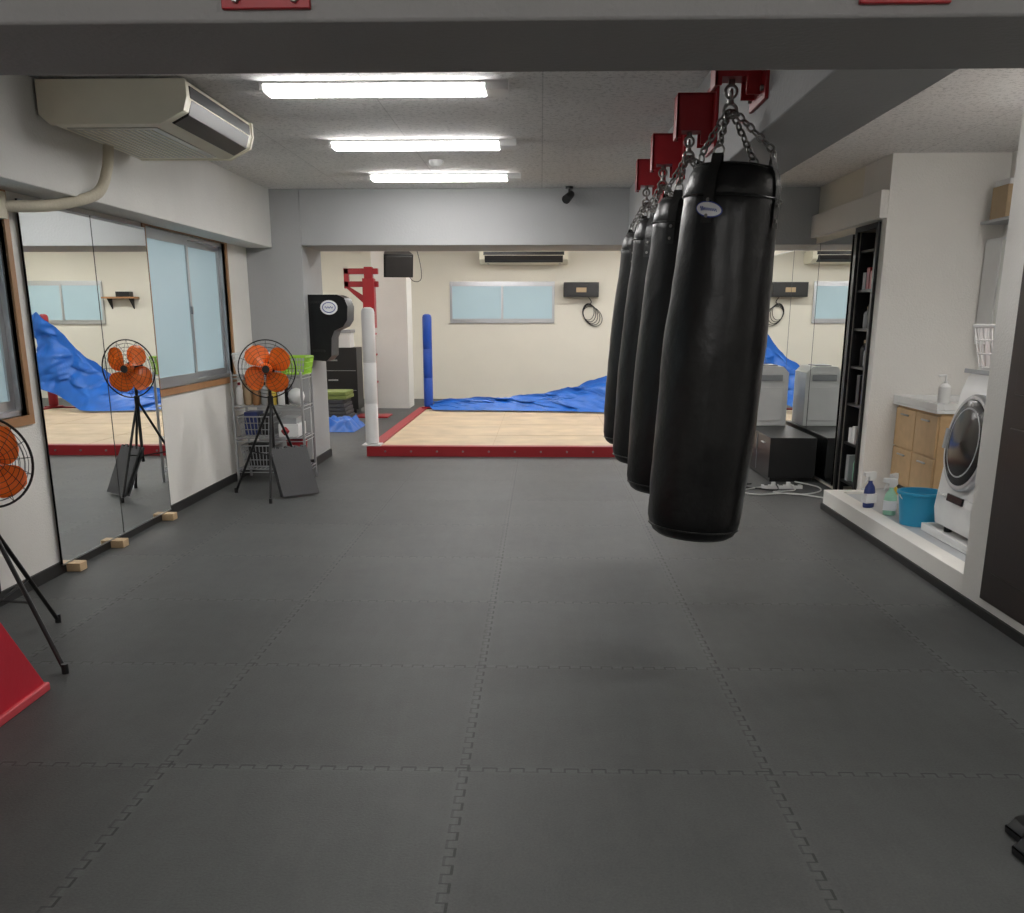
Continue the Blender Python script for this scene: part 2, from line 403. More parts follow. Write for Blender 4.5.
# ---------------------------------------------------------------- bag brackets and punching bags
def bracket(y):
    b = B('bag_bracket')
    X1 = 0.81
    b.box(X1-0.014, X1, y-0.14, y+0.14, 2.2, 2.5, RED)
    for yy in (y-0.06, y+0.048):
        b.prism([(0.63, 2.45), (X1-0.014, 2.45), (X1-0.014, 2.23), (0.745, 2.23), (0.745, 2.29), (0.655, 2.29), (0.655, 2.26), (0.63, 2.26)], 'y', yy, yy+0.012, RED)
    b.box(0.63, X1-0.014, y-0.06, y+0.06, 2.44, 2.452, RED)
    b.box(0.63, 0.642, y-0.06, y+0.06, 2.26, 2.45, RED)
    b.box(0.65, X1-0.014, y-0.05, y+0.05, 2.29, 2.302, RED)
    for yy in (y-0.11, y+0.11):
        for z in (2.24, 2.46): bolt(b, (X1-0.014, yy, z), (-1, 0, 0))
    b.cyl((0.70, y, 2.31), (0.70, y, 2.27), 0.012, CHROME)
    b.ring((0.70, y, 2.25), 0.022, 0.006, CHROME, RX(PI/2), 20)
    return b.done(0.002)

def punching_bag(y, label=False, seed=0):
    b = B('heavy_punching_bag')
    top = Vector((0.732, y, 2.0)); bot = Vector((0.638, y+0.0, 0.56))
    zax = (top-bot).normalized()
    xax = Vector((1, 0, 0)); xax = (xax - zax*xax.dot(zax)).normalized(); yax = zax.cross(xax)
    M = Matrix(((xax.x, yax.x, zax.x, bot.x), (xax.y, yax.y, zax.y, bot.y), (xax.z, yax.z, zax.z, bot.z), (0, 0, 0, 1)))
    prof = [(0, 0.004), (.06, 0.0), (.11, .002), (.145, .010), (.168, .026), (.182, .052), (.190, .085)]
    for i in range(1, 44):
        z = .085+(1.315-.085)*i/44
        t = i/44
        r = .190+.011*math.sin(PI*min(1, t*1.15))**0.8 - 0.010*max(0, t-.55)/.45
        prof.append((r, z))
    prof += [(.182, 1.315), (.179, 1.32), (.181, 1.325), (.178, 1.355), (.170, 1.39), (.158, 1.415), (.145, 1.43), (.12, 1.437), (0, 1.433)]
    def f(t, z):
        n1 = noise.noise(Vector((math.cos(t)*1.2+seed, math.sin(t)*1.2, z*3.2)))*0.030
        n2 = noise.noise(Vector((math.cos(t)*3+seed*2, math.sin(t)*3, z*11)))*0.014
        n3 = (0.25-abs(noise.noise(Vector((math.cos(t)*2+seed, math.sin(t)*2, z*20)))))*0.014*max(0, 1-z/.6)
        k = min(1, z/0.1) if z < 0.1 else (1 if z < 1.2 else max(0.2, (1.43-z)/.22))
        return (n1+n2+n3)*k
    b.lathe(prof, LEATHER, M, 72, f)
    for z, r in ((1.317, .185), (0.052, .184), (1.427, .150)):
        b.tube([M @ Vector((r*(1+f(2*PI*i/48, z))*math.cos(2*PI*i/48), r*(1+f(2*PI*i/48, z))*math.sin(2*PI*i/48), z)) for i in range(48)], 0.004, LEATH2, 6, True)
    hook = Vector((0.70, y, 2.185))
    for k in range(4):
        a = PI/4+k*PI/2+0.15
        ca, sa = math.cos(a), math.sin(a)
        def st(r, z, w): return M @ Vector((r*ca-w*sa, r*sa+w*ca, z))
        pr = [(.185, 1.215), (.185, 1.315), (.183, 1.36), (.173, 1.40), (.156, 1.43), (.150, 1.46), (.144, 1.46), (.14, 1.43)]
        vs = []; fs = []
        for (r, z) in pr:
            vs += [st(r+.003, z, -.022), st(r+.003, z, .022)]
        for i in range(len(pr)-1): fs.append((2*i, 2*i+1, 2*i+3, 2*i+2))
        b.add(vs, fs, LEATH2)
        for zz in (1.24, 1.295): b.cyl(st(.186, zz, 0), st(.193, zz, 0), 0.007, CHROME, n=10)
        e = M @ Vector((.147*ca, .147*sa, 1.468))
        b.ring(e, 0.020, 0.004, CHROME, M.to_3x3().to_4x4() @ RZ(a+PI/2) @ RX(PI/2), 16)
        b.chain(e+Vector((0, 0, .016)), hook+Vector((ca, sa, 0))*0.012, CHROME, 0.040, 0.0045)
    b.ring(hook, 0.024, 0.006, CHROME, RX(PI/2), 20)
    b.cyl(hook+Vector((0, 0, .02)), hook+Vector((0, 0, .036)), 0.012, CHROME)
    b.ring(hook+Vector((0, 0, .052)), 0.020, 0.0055, CHROME, RX(PI/2)@RY(PI/2), 20)
    if label:
        th0 = -PI/2-0.60; z0 = 1.262
        def lab(sx, sy, off):
            def g(u, v):
                r = u; t = 2*PI*v
                dth = sx*r*math.cos(t)/.19; dz = sy*r*math.sin(t) - 0.12*sx*r*math.cos(t)
                R = .1875*(1+f(th0+dth, z0+dz))+off
                return M @ Vector((R*math.cos(th0+dth), R*math.sin(th0+dth), z0+dz))
            return g
        b.grid(lab(.054, .028, .0025), 4, 28, LBLUE)
        b.grid(lab(.050, .024, .0040), 4, 28, LABEL)
        pts = []
        for i in range(60):
            u = -0.034+0.068*i/59
            dth = u/.19; dz = 0.007*math.sin(i*0.95)*(1.2 if i < 12 else .7) - 0.12*u
            R = .1875*(1+f(th0+dth, z0+dz))+.0048
            pts.append(M @ Vector((R*math.cos(th0+dth), R*math.sin(th0+dth), z0+dz)))
        b.tube(pts, 0.0011, LBLUE, 5)
    return b.done(angle=50)
for i, y in enumerate((4.05, 5.13, 6.18, 7.12)):
    bracket(y); punching_bag(y, label=(i == 0), seed=i*7.3)

# ---------------------------------------------------------------- air conditioner (ceiling type)
def aircon(name, M, L, W=0.75, hgt=0.2):
    b = B(name); b.M = M
    prof = [(0, 0.04), (0.05, 0.0), (W-0.14, 0.0), (W-0.02, 0.06), (W, 0.12), (W-0.005, hgt), (0, hgt)]
    b.prism(prof, 'x', 0.028, L-0.028, BEIGE)
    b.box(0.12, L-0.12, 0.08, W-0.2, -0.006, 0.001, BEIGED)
    for i in range(12):
        yy = 0.11+i*0.035; b.box(0.16, L-0.16, yy, yy+0.012, -0.010, -0.005, BEIGE)
    b.prism([(W-0.10, 0.008), (W-0.02, 0.048), (W+.001, 0.118), (W-0.02, 0.12), (W-0.12, 0.02)], 'x', 0.09, L-0.09, BLACKP)
    b.prism([(W-0.03, 0.125), (W+0.002, 0.125), (W+0.002, 0.182), (W-0.03, 0.182)], 'x', 0.07, L-0.07, BLACKP)
    b.obox((L/2, W-0.035, 0.055), (L-0.22, 0.06, 0.006), RX(0.8), BEIGE)
    for x in (0.0, L-0.03):
        b.prism([(-.004, 0.04), (0.05, -0.006), (W-0.14, -0.006), (W-0.015, 0.055), (W+.006, 0.12), (W+.004, hgt+.002), (-.004, hgt+.002)], 'x', x, x+0.03, BEIGE)
    for x in (0.15, L-0.15):
        for yy in (0.15, W-0.2):
            b.cyl((x, yy, hgt), (x, yy, 2.6-M.translation.z), 0.008, ALU, n=8)
    return b.done(0.006)
M = Matrix(((0, 1, 0, -2.53), (1, 0, 0, 5.35), (0, 0, 1, 2.385), (0, 0, 0, 1)))
aircon('ceiling_air_conditioner', M, 1.2)
M = Matrix(((1, 0, 0, -1.07), (0, -1, 0, 18.48), (0, 0, 1, 2.36), (0, 0, 0, 1)))
aircon('ceiling_air_conditioner', M, 1.53, W=0.6)
b = B('air_conditioner_pipe')
def bez(P, n=24):
    P = [Vector(p) for p in P]; out = []
    Q = [P[0]]+P+[P[-1]]
    for i in range(len(P)-1):
        a, c, d, e = Q[i], Q[i+1], Q[i+2], Q[i+3]
        for k in range(n//(len(P)-1)+2):
            t = k/(n//(len(P)-1)+2)
            out.append(0.5*((2*c)+(-a+d)*t+(2*a-5*c+4*d-e)*t*t+(-a+3*c-3*d+e)*t**3))
    out.append(P[-1]); return out
b.tube(bez([(-2.46, 6.00, 2.385), (-2.47, 5.97, 2.25), (-2.50, 5.86, 2.11), (-2.62, 5.62, 2.03), (-2.72, 5.40, 2.0), (-2.8, 5.26, 1.99)], 40), 0.030, PIPE, 12)
b.cyl((-2.8, 5.26, 1.99), (-2.765, 5.26, 1.99), 0.055, PIPE, n=24)
b.box(-2.8, -2.74, 5.20, 5.32, 1.93, 2.06, PIPE)
b.done()

# ---------------------------------------------------------------- fans
def fan(x, y, zc, yaw, tilt, R, feet, pole_top=None):
    b = B('tripod_floor_fan')
    hub = Vector((x, y, zc))
    F = T(*hub) @ RZ(yaw) @ RX(tilt)
    b.M = F @ RX(PI/2)
    D = R*0.32
    for sgn, dd in ((1, D), (-1, D*0.8)):
        for k in range(1, 9):
            r = R*k/8; z = sgn*dd*(1-(r/R)**2.2)
            b.ring((0, 0, z), r, 0.0013 if k < 8 else 0.004, BLACKM, None, 40, 5)
        for k in range(16):
            a = 2*PI*k/16
            pts = [(r*math.cos(a), r*math.sin(a), sgn*dd*(1-(r/R)**2.2)) for r in [R*(0.1+0.9*i/6) for i in range(7)]]
            b.tube(pts, 0.0013, BLACKM, 4)
    b.ring((0, 0, 0.006), R, 0.005, BLACKM, None, 48, 6)
    b.cyl((0, 0, D-0.004), (0, 0, D+0.006), R*0.13, BLACKP, n=24)
    for k in range(4):
        a0 = k*PI/2+0.45
        def g(u, v):
            r = 0.035+u*(R*0.92-0.035)
            w = 1.50*max(0.0, math.sin(PI*(0.2+0.78*u)))**0.5
            a = a0+(v-.5)*w+0.25*u
            return (r*math.cos(a), r*math.sin(a), 0.045*(v-.5)*(1.1-0.4*u)*2*0.6)
        def g2(u, v):
            p = g(u, v); return (p[0], p[1], p[2]-0.003)
        b.grid(g, 10, 8, ORANGE); b.grid(g2, 10, 8, ORANGE)
    b.lathe([(0, .045), (.03, .04), (.042, .02), (.042, -.02)], ORANGE, None, 24)
    b.lathe([(.03, -.02), (.055, -.04), (.055, -.14), (.04, -.165), (0, -.17)], BLACKM, None, 24)
    b.M = Matrix()
    back = F @ Vector((0, 0.08, -0.05))
    mast = Vector((back.x, back.y, 0))
    apex = Vector((mast.x, mast.y, zc-0.26 if pole_top is None else pole_top))
    b.cyl(F @ Vector((0, .08, 0)), back+Vector((0, 0, -0.05)), 0.022, BLACKM)
    b.cyl((mast.x, mast.y, back.z-0.02), (mast.x, mast.y, 0.28), 0.013, BLACKM)
    b.cyl(apex+Vector((0, 0, .04)), apex-Vector((0, 0, .04)), 0.022, BLACKM)
    for fx, fy in feet:
        e = Vector((fx, fy, 0.012))
        b.cyl(apex, e, 0.0105, BLACKM, n=10); b.cyl(e+Vector((0, 0, .03)), e-Vector((0, 0, .012)), 0.015, BLACKP, n=10)
        mid = apex.lerp(e, .55); b.cyl(mid, (mast.x, mast.y, mid.z-0.03), 0.006, BLACKM, n=6)
    return b.done(angle=45)
fan(-2.21, 8.1, 1.045, 0.12, 0.0, 0.228, [(-2.60, 8.30), (-2.17, 7.80), (-2.0, 8.5)])
fan(-2.31, 4.05, 0.86, 0.95, -0.2, 0.19, [(-1.99, 3.85), (-2.36, 4.56), (-2.62, 3.8)])

# ---------------------------------------------------------------- storage rack with things
def bottle(b, x, y, z, r, h, m, cap=None, s=1):
    b.lathe([(r*.9, 0), (r, .01), (r, h*.65), (r*.8, h*.75), (r*.35, h*.82), (r*.35, h*.88)], m, T(x, y, z), 16)
    b.lathe([(r*.42, h*.88), (r*.42, h), (0, h)], cap or WHITEP, T(x, y, z), 12)
def basket(b, cx, cy, z, w, d, h, m, nx=9, taper=.82):
    def P(u, k):
        s = taper+(1-taper)*k
        u %= 4; i = int(u); f = u-i
        c = [(-1, -1), (1, -1), (1, 1), (-1, 1), (-1, -1)]
        px = c[i][0]*(1-f)+c[i+1][0]*f; py = c[i][1]*(1-f)+c[i+1][1]*f
        return (cx+px*w/2*s, cy+py*d/2*s, z+h*k)
    for k in (0.02, .35, .68, 1.0):
        b.tube([P(i/4+0.02, k) for i in range(16)], 0.007 if k == 1 else 0.004, m, 6, True)
    for i in range(4*nx):
        b.tube([P(i/nx, 0.02), P(i/nx, 1.0)], 0.004, m, 5)
    s = taper; b.box(cx-w/2*s, cx+w/2*s, cy-d/2*s, cy+d/2*s, z, z+0.008, m)
b = B('wire_storage_rack')
x0, x1, y0, y1 = -2.74, -2.12, 8.85, 9.25
for x in (x0, x1):
    for y in (y0, y1): b.cyl((x, y, 0), (x, y, 0.98), 0.012, ALU)
shel = (0.12, 0.40, 0.68, 0.95)
for z in shel:
    for x in (x0, x1): b.cyl((x, y0, z), (x, y1, z), 0.006, ALU); b.cyl((x, y0, z-.03), (x, y1, z-.03), 0.004, ALU)
    for y in (y0, y1): b.cyl((x0, y, z), (x1, y, z), 0.006, ALU); b.cyl((x0, y, z-.03), (x1, y, z-.03), 0.004, ALU)
    for i in range(1, 16): b.cyl((x0+(x1-x0)*i/16, y0, z), (x0+(x1-x0)*i/16, y1, z), 0.003, ALU, n=5)
b.done()
b = B('storage_baskets')
basket(b, -2.58, 9.05, 0.957, 0.30, 0.34, 0.18, WHITEP)
basket(b, -2.56, 9.05, 0.407, 0.32, 0.34, 0.18, GREYP)
basket(b, -2.56, 9.05, 0.127, 0.30, 0.34, 0.2, GREYP)
b.done()
b = B('lime_basket'); basket(b, -2.20, 9.05, 0.957, 0.24, 0.34, 0.15, LIME); b.done()
b = B('rack_supplies')
for i, (m, c) in enumerate(((WHITEP, RED), (TAN, BLACKP), (WOODF, WHITEP), (GREYP, BLACKP), (YEL, RED), (WHITEP, NAVY))):
    bottle(b, -2.70+i*0.075, 8.93, 0.687, 0.032, 0.20, m, c)
b.box(-2.70, -2.45, 9.02, 9.2, 0.687, 0.90, TAN); b.box(-2.42, -2.28, 9.0, 9.18, 0.687, 0.86, BLACKP)
b.box(-2.36, -2.18, 8.9, 9.2, 0.407, 0.52, WHITEP); b.box(-2.34, -2.2, 8.92, 9.15, 0.52, 0.575, GREYP)
b.box(-2.68, -2.56, 8.95, 9.15, 0.417, 0.62, NAVY); b.box(-2.54, -2.45, 8.95, 9.15, 0.417, 0.60, BLACKP)
b.box(-2.66, -2.48, 8.95, 9.15, 0.137, 0.34, BLACKP)
b.lathe([(0, -.075), (.04, -.063), (.065, -.037), (.075, 0), (.065, .037), (.04, .063), (0, .075)], WHITEP, T(-2.20, 8.98, .762), 20)
b.lathe([(0, -.05), (.03, -.04), (.05, 0), (.03, .04), (0, .05)], RED, T(-2.30, 8.93, .457), 20)
b.done(0.003)
b = B('red_bucket')
b.lathe([(.075, 0), (.095, .22), (.10, .222), (.10, .235), (.09, .235), (.07, .012), (0, .012)], RED, T(-2.235, 9.05, .127), 28)
b.tube([(-2.235+.098*math.cos(t), 9.05, .345-.03*math.sin(t)) for t in [PI*i/16 for i in range(17)]], 0.003, CHROME, 5)
b.done()
b = B('leaning_floor_mats')
for k in range(2):
    b.M = T(-1.99-0.022*k, 8.10+0.022*k, 0.006) @ RZ(0.75) @ RX(-0.42)
    b.box(-0.17, 0.17, -0.008, 0.008, 0.01, 0.42, MATG)
    for i in range(5):
        b.box(-0.17+i*0.075, -0.17+i*0.075+0.038, -0.008, 0.008, 0.42, 0.435, MATG)
b.M = Matrix(); b.done(0.002)

# wall-mounted uppercut pad
b = B('wall_mounted_punch_pad')
b.box(-2.27, -2.24, 9.95, 10.25, 1.06, 1.66, BLACKM)
pr = [(-2.24, 1.04), (-2.11, 1.03), (-2.06, 1.08), (-2.05, 1.25), (-2.02, 1.32), (-1.93, 1.36), (-1.89, 1.42), (-1.88, 1.55), (-1.91, 1.63), (-1.98, 1.66), (-2.24, 1.66)]
b.prism(pr, 'y', 9.92, 10.28, LEATHER)
for z in (1.12, 1.58): b.box(-2.243, -2.12, 9.912, 9.92, z, z+0.02, LEATH2)
b.M = T(-2.06, 9.915, 1.54) @ RX(PI/2)
b.lathe([(.085, 0), (.085, .004), (0, .004)], LABEL, Matrix.Diagonal((1, .8, 1, 1)), 28)
b.ring((0, 0, .005), .062, .004, LBLUE, None, 28, 5, 1, .75)
b.tube([(-.04+.08*i/20, .008*math.sin(i), .006) for i in range(21)], .003, LBLUE, 5)
b.M = Matrix(); b.done(0.02, 3)

# ---------------------------------------------------------------- boxing ring
b = B('boxing_ring')
rx0, rx1, ry0, ry1, rz = -1.87, 2.15, 10.62, 15.5, 0.09
b.box(rx0+.12, rx1-.12, ry0+.12, ry1-.12, 0, rz, PLY)
for i in range(1, 4): b.box(rx0+.12, rx1-.12, ry0+i*1.22, ry0+i*1.22+.006, rz, rz+.0015, TAN)
for i in range(1, 3): b.box(rx0+i*1.35, rx0+i*1.35+.006, ry0+.12, ry1-.12, rz, rz+.0015, TAN)
b.box(rx0, rx1, ry0, ry0+.12, 0, rz+.02, REDM); b.box(rx0, rx1, ry1-.12, ry1, 0, rz+.02, REDM)
b.box(rx0, rx0+.12, ry0+.12, ry1-.12, 0, rz+.02, REDM); b.box(rx1-.12, rx1, ry0+.12, ry1-.12, 0, rz+.02, REDM)
for i in range(14): bolt(b, (rx0+.2+i*.28, ry0, .055), (0, -1, 0), .012)
b.done(0.004)
def ring_post(x, y, m, top, name):
    b = B(name)
    b.box(x-.1, x+.1, y-.1, y+.1, 0.11, 0.125, RED if m is not WHITEV else WHITEP)
    b.lathe([(.055, .125), (.07, .14), (.07, .55), (.067, .555), (.07, .56), (.07, .98), (.067, .985), (.07, .99), (.07, top-.05), (.06, top-.015), (.03, top), (0, top)], m, T(x, y, 0), 28)
    return b.done()
ring_post(-1.82, 10.72, WHITEV, 1.55, 'ring_corner_post')
ring_post(-1.72, 15.38, BLUEP, 1.5, 'ring_corner_post')
ring_post(2.03, 15.38, RED, 1.5, 'ring_corner_post')

# tarp
def lerp_tab(tab, x):
    for i in range(len(tab)-1):
        if x <= tab[i+1][0]:
            a, c = tab[i], tab[i+1]; t = (x-a[0])/(c[0]-a[0])
            return a[1]+(c[1]-a[1])*t
    return tab[-1][1]
tab = [(-1.65, .20), (-1.3, .25), (-.6, .29), (0, .33), (.5, .43), (1.0, .58), (1.4, .86), (1.75, 1.26), (1.95, 1.50), (2.05, 1.55), (2.13, 1.50)]
tabb = [(-1.7, .115), (0.9, .115), (1.3, .13), (1.7, .3), (2.13, .45)]
b = B('blue_tarpaulin')
def tg(u, v):
    x = -1.65+3.78*u
    top = lerp_tab(tab, x); bt = lerp_tab(tabb, x)
    zf = bt+(top-bt)*v
    spread = 0.75*(1-v)**1.3*(0.35+0.65*min(1, (top-bt)/.5)) if x < 1.2 else 0.75*(1-v)**1.3*(1-0.55*min(1, (x-1.2)/.6))
    y = 15.29-spread
    n = (0.5-abs(noise.noise(Vector((x*2.0+v*1.2, v*1.6, 0))))*1.8)*0.16 + noise.noise(Vector((x*6+v*3, v*3, 4)))*0.11+(0.3-abs(noise.noise(Vector((x*9+v*9, v*4, 9)))))*0.10
    env = math.sin(PI*min(1, max(0, v)))**0.6 if v < .5 else 1
    z = zf+max(-0.04, n*0.35*env*(0.4+top*.5))
    return (x+0.03*math.sin(9*v+x*3), min(15.28, y+n*env*0.9), max(0.115, z))
b.grid(tg, 150, 40, BLUE)
b.done(angle=180)
b = B('folded_tarpaulin')
def tg2(u, v):
    x = -3.05+.62*u; y = 12.9+.9*v
    e = min(1, 6*min(u, 1-u, v, 1-v))
    return (x, y, .005+e*(.10+.14*abs(noise.noise(Vector((x*7, y*5, 2))))))
b.grid(tg2, 36, 36, BLUE); b.done(angle=180)

# red steel stand by ring column
b = B('red_equipment_stand')
sx, sy = -2.53, 15.1
b.box(sx-.25, sx+.25, sy-.25, sy+.25, 0, .02, RED)
b.box(sx-.06, sx+.06, sy-.06, sy+.06, .02, 2.16, RED)
b.box(sx-.085, sx+.085, sy-.085, sy+.085, 1.30, 2.0, RED)
for z in (2.10, 1.92): b.box(sx-.36, sx+.14, sy-.04, sy+.04, z-.04, z+.04, RED)
b.box(sx-.36, sx-.29, sy-.04, sy+.04, 1.86, 2.14, RED)
b.prism([(sx-.05, 1.62), (sx-.05, 1.74), (sx-.30, 1.89), (sx-.36, 1.89)], 'y', sy-.03, sy+.03, RED)
for z in (.5, .9, 1.2): b.box(sx-.08, sx+.08, sy-.08, sy+.08, z, z+.03, RED)
b.done(0.004)

# speaker
b = B('hanging_speaker')
b.M = T(-1.67, 12.0, 2.05) @ RZ(.25) @ RX(0.3)
b.prism([(-.17, -.11), (.17, -.11), (.13, .12), (-.13, .12)], 'z', -.13, .13, BLACKP)
b.box(-.15, .15, -.125, -.11, -.115, .115, MATG)
b.M = Matrix()
b.cyl((-1.67, 12.08, 2.15), (-1.67, 12.08, 2.6), .014, BLACKM); b.cyl((-1.67, 12.08, 2.585), (-1.67, 12.08, 2.6), .06, BLACKM)
b.tube(bez([(-1.6, 12.08, 2.0), (-1.5, 12.07, 1.86), (-1.4, 12.06, 1.9), (-1.45, 12.08, 2.2), (-1.6, 12.08, 2.55)], 30), .005, BLACKP, 5)
b.done(0.006)
b = B('wall_speaker')
b.box(.40, 1.02, 18.25, 18.5, 1.80, 2.05, BLACKP); b.box(.42, 1.0, 18.235, 18.25, 1.82, 2.03, BLACKP)
b.box(.62, .8, 18.228, 18.235, 1.88, 1.96, TAN); b.done(.006)
b = B('cable_coil')
for k in range(5): b.ring((.85+.02*k, 18.46, 1.55-.02*k), .13+.012*k, .006, BLACKP, RX(PI/2)@RZ(.2*k), 28, 5, .8, 1.1)
b.tube(bez([(.85, 18.47, 1.8), (.9, 18.46, 1.72), (.86, 18.46, 1.68)], 12), .008, BLACKP, 5)
b.cyl((.86, 18.5, 1.69), (.86, 18.43, 1.69), .01, CHROME)
b.done()
b = B('wall_shelf')
b.box(1.75, 2.35, 18.25, 18.5, 1.78, 1.81, WOODF); b.box(1.85, 2.1, 18.3, 18.48, 1.81, 1.9, BLACKP)
for x in (1.85, 2.25): b.prism([(18.5, 1.78), (18.3, 1.78), (18.5, 1.6)], 'x', x, x+.02, BLACKM)
b.done()

# left annex equipment
b = B('black_equipment_cabinet')
b.box(-3.6, -2.85, 15.6, 16.1, 0.06, 1.0, BLACKP)
for z in (.35, .65): b.box(-3.58, -2.87, 15.585, 15.6, z, z+.008, GREYP)
for z in (.5, .8, .2): b.box(-3.3, -3.15, 15.57, 15.6, z, z+.02, ALU)
for x in (-3.55, -2.95):
    b.box(x, x+.06, 15.65, 16.05, 0, .06, BLACKM)
b.done(.006)
b = B('white_storage_box'); b.box(-3.5, -2.95, 15.65, 16.0, 1.0, 1.25, WHITEP); b.box(-3.52, -2.93, 15.63, 16.02, 1.22, 1.27, GREYP); b.done(.006)
b = B('stacked_exercise_mats')
for k in range(6): b.box(-3.35+.02*k, -2.72-.012*k, 14.05, 14.65, .002+.055*k, .052+.055*k, MATG)
for k in range(6, 8): b.box(-3.35+.02*k, -2.70-.006*k, 14.05, 14.65, .002+.055*k, .052+.055*k, GREENM)
b.done(.008)

# ---------------------------------------------------------------- black cabinet + appliance by mirror
b = B('black_low_cabinet')
b.box(2.08, 2.50, 9.0, 10.6, .04, .40, BLACKP)
b.box(2.1, 2.48, 9.02, 10.58, 0, .04, BLACKM)
for y in (9.53, 10.06): b.box(2.074, 2.08, y-.003, y+.003, .05, .39, GREYP)
for y in (9.25, 9.8, 10.3): b.box(2.06, 2.08, y-.06, y+.06, .33, .34, ALU)
b.done(.005)
b = B('white_appliance')
b.prism([(2.10, .40), (2.46, .40), (2.46, .92), (2.40, .98), (2.16, .98), (2.10, .9)], 'y', 10.05, 10.5, WHITEP)
b.box(2.14, 2.42, 10.04, 10.05, .45, .78, WHITEP)
b.box(2.16, 2.40, 10.036, 10.045, .84, .90, GREYP)
b.box(2.2, 2.36, 10.12, 10.4, .98, .992, GREYP)
b.done(.012, 3)
b = B('power_strip')
b.box(1.95, 2.3, 8.62, 8.68, 0.0, .03, WHITEP)
for i in range(5): b.box(1.97+i*.065, 2.0+i*.065, 8.63, 8.67, .03, .055 if i % 2 else .034, WHITEP if i % 2 else BLACKP)
b.tube(bez([(1.95, 8.65, .012), (1.8, 8.55, .008), (1.72, 8.4, .008), (1.85, 8.28, .008), (2.1, 8.35, .008), (2.3, 8.2, .008), (2.42, 8.0, .008), (2.45, 7.8, .008)], 60), .006, CABLE, 6)
b.tube(bez([(2.2, 8.63, .04), (2.2, 8.5, .01), (2.0, 8.42, .008), (2.2, 8.3, .008), (2.4, 8.45, .008), (2.45, 8.7, .008), (2.3, 8.9, .02)], 60), .006, CABLE, 6)
b.tube(bez([(2.07, 8.63, .04), (2.05, 8.5, .01), (1.9, 8.6, .008), (1.75, 8.75, .008), (1.9, 8.85, .008)], 50), .006, BLACKP, 6)
b.done()

# ---------------------------------------------------------------- niche rack
b = B('black_shelving_rack')
nx0, nx1, ny0, ny1 = 2.57, 3.03, 8.0, 8.48
for x in (nx0, nx1-.03):
    for y in (ny0, ny1-.03): b.box(x, x+.03, y, y+.03, 0, 2.1, BLACKM)
lv = [.1, .42, .74, 1.04, 1.34, 1.64, 1.94]
for z in lv: b.box(nx0, nx1, ny0, ny1, z, z+.02, BLACKM)
b.box(nx1-.012, nx1-.002, ny0, ny1, 0.05, 2.1, BLACKM)  # black back and far-side sheets added to keep the niche dark
b.box(nx0, nx1, ny1-.012, ny1-.002, .05, 2.1, BLACKM)
b.box(nx0-.035, nx0-.012, ny1-.01, ny1+.05, 0, 2.14, BLACKM); b.box(nx0-.035, nx0-.012, ny0-.03, ny0+.01, 0.0, 2.14, BLACKM)
b.box(nx0-.035, nx0-.012, ny0, ny1, 2.10, 2.14, BLACKM)
b.done()
b = B('shelf_supplies')
cols = [GREYP, GREYP, RED, TAN, BLACKP, NAVY, GREYP, WHITEP, MINT, BLACKP, BLACKP]
for z in lv[:-1]:
    for ix in range(2):
        for iy in range(4):
            if random.random() < .08: continue
            x = nx0+.075+ix*.17; y = ny0+.085+iy*.09
            m = random.choice(cols)
            if random.random() < .5: bottle(b, x, y, z+.02, .036, random.uniform(.16, .26), m, random.choice(cols))
            else:
                hh = random.uniform(.1, .24); b.box(x-.06, x+.06, y-.038, y+.038, z+.02, z+.02+hh, m)
b.done(.002)

# ---------------------------------------------------------------- washer etc.
b = B('front_loading_washing_machine')
wy0, wy1 = 5.56, 6.2
prof = [(2.50, .20), (2.485, .30), (2.565, 1.0), (2.60, 1.10), (2.66, 1.15), (3.12, 1.15), (3.14, 1.12), (3.14, .20)]
b.prism(prof, 'y', wy0, wy1, WHITEP)
for x in (2.56, 3.05):
    for y in (wy0+.07, wy1-.07): b.cyl((x, y, .15), (x, y, .2), .025, BLACKP)
sl = math.atan2(.08, .70)
c = Vector((2.523, (wy0+wy1)/2, .73))
nrm = Vector((-math.cos(sl), 0, math.sin(sl))); vy = Vector((0, 1, 0))
Mw = Matrix(((vy.x, nrm.cross(vy).x, nrm.x, c.x), (vy.y, nrm.cross(vy).y, nrm.y, c.y), (vy.z, nrm.cross(vy).z, nrm.z, c.z), (0, 0, 0, 1)))
b.M = Mw
b.lathe([(.285, -.01), (.285, .02), (.275, .032), (.255, .032), (.245, .02)], ALU, None, 48)
b.lathe([(.255, .02), (.25, .034), (.19, .045), (.10, .055), (0, .06)], DGLASS, None, 48)
b.ring((0, 0, .040), .20, .006, GREYP, None, 48, 8)
b.obox((.235, 0, .045), (.03, .12, .02), None, GREYP)
b.box(-.10, .12, .315, .36, -.002, .011, DGLASS)
b.box(-.28, -.14, .315, .36, -.002, .014, WHITEP)
for i in range(4): b.cyl((.15+i*.035, .338, -.002), (.15+i*.035, .338, .012), .01, WHITEP, n=14)
b.box(-.30, .30, -.42, -.395, -.002, .006, GREYP)
b.M = Matrix(); b.done(.010, 3)
b = B('washer_drain_pan')
b.box(2.44, 3.2, 5.5, 6.26, .136, .15, WHITEP)
for q in ((2.44, 2.47, 5.5, 6.26), (3.17, 3.2, 5.5, 6.26), (2.47, 3.17, 5.5, 5.53), (2.47, 3.17, 6.23, 6.26)): b.box(q[0], q[1], q[2], q[3], .15, .185, WHITEP)
b.done(.004)
b = B('laundry_basket')
basket(b, 2.77, 5.97, 1.152, .34, .46, .24, WHITEP, 10, .78)
b.tube([(2.77-.17, 5.74, 1.395), (2.77+.17, 5.74, 1.395), (2.94, 6.20, 1.395), (2.60, 6.20, 1.395)], .011, WHITEP, 6, True)
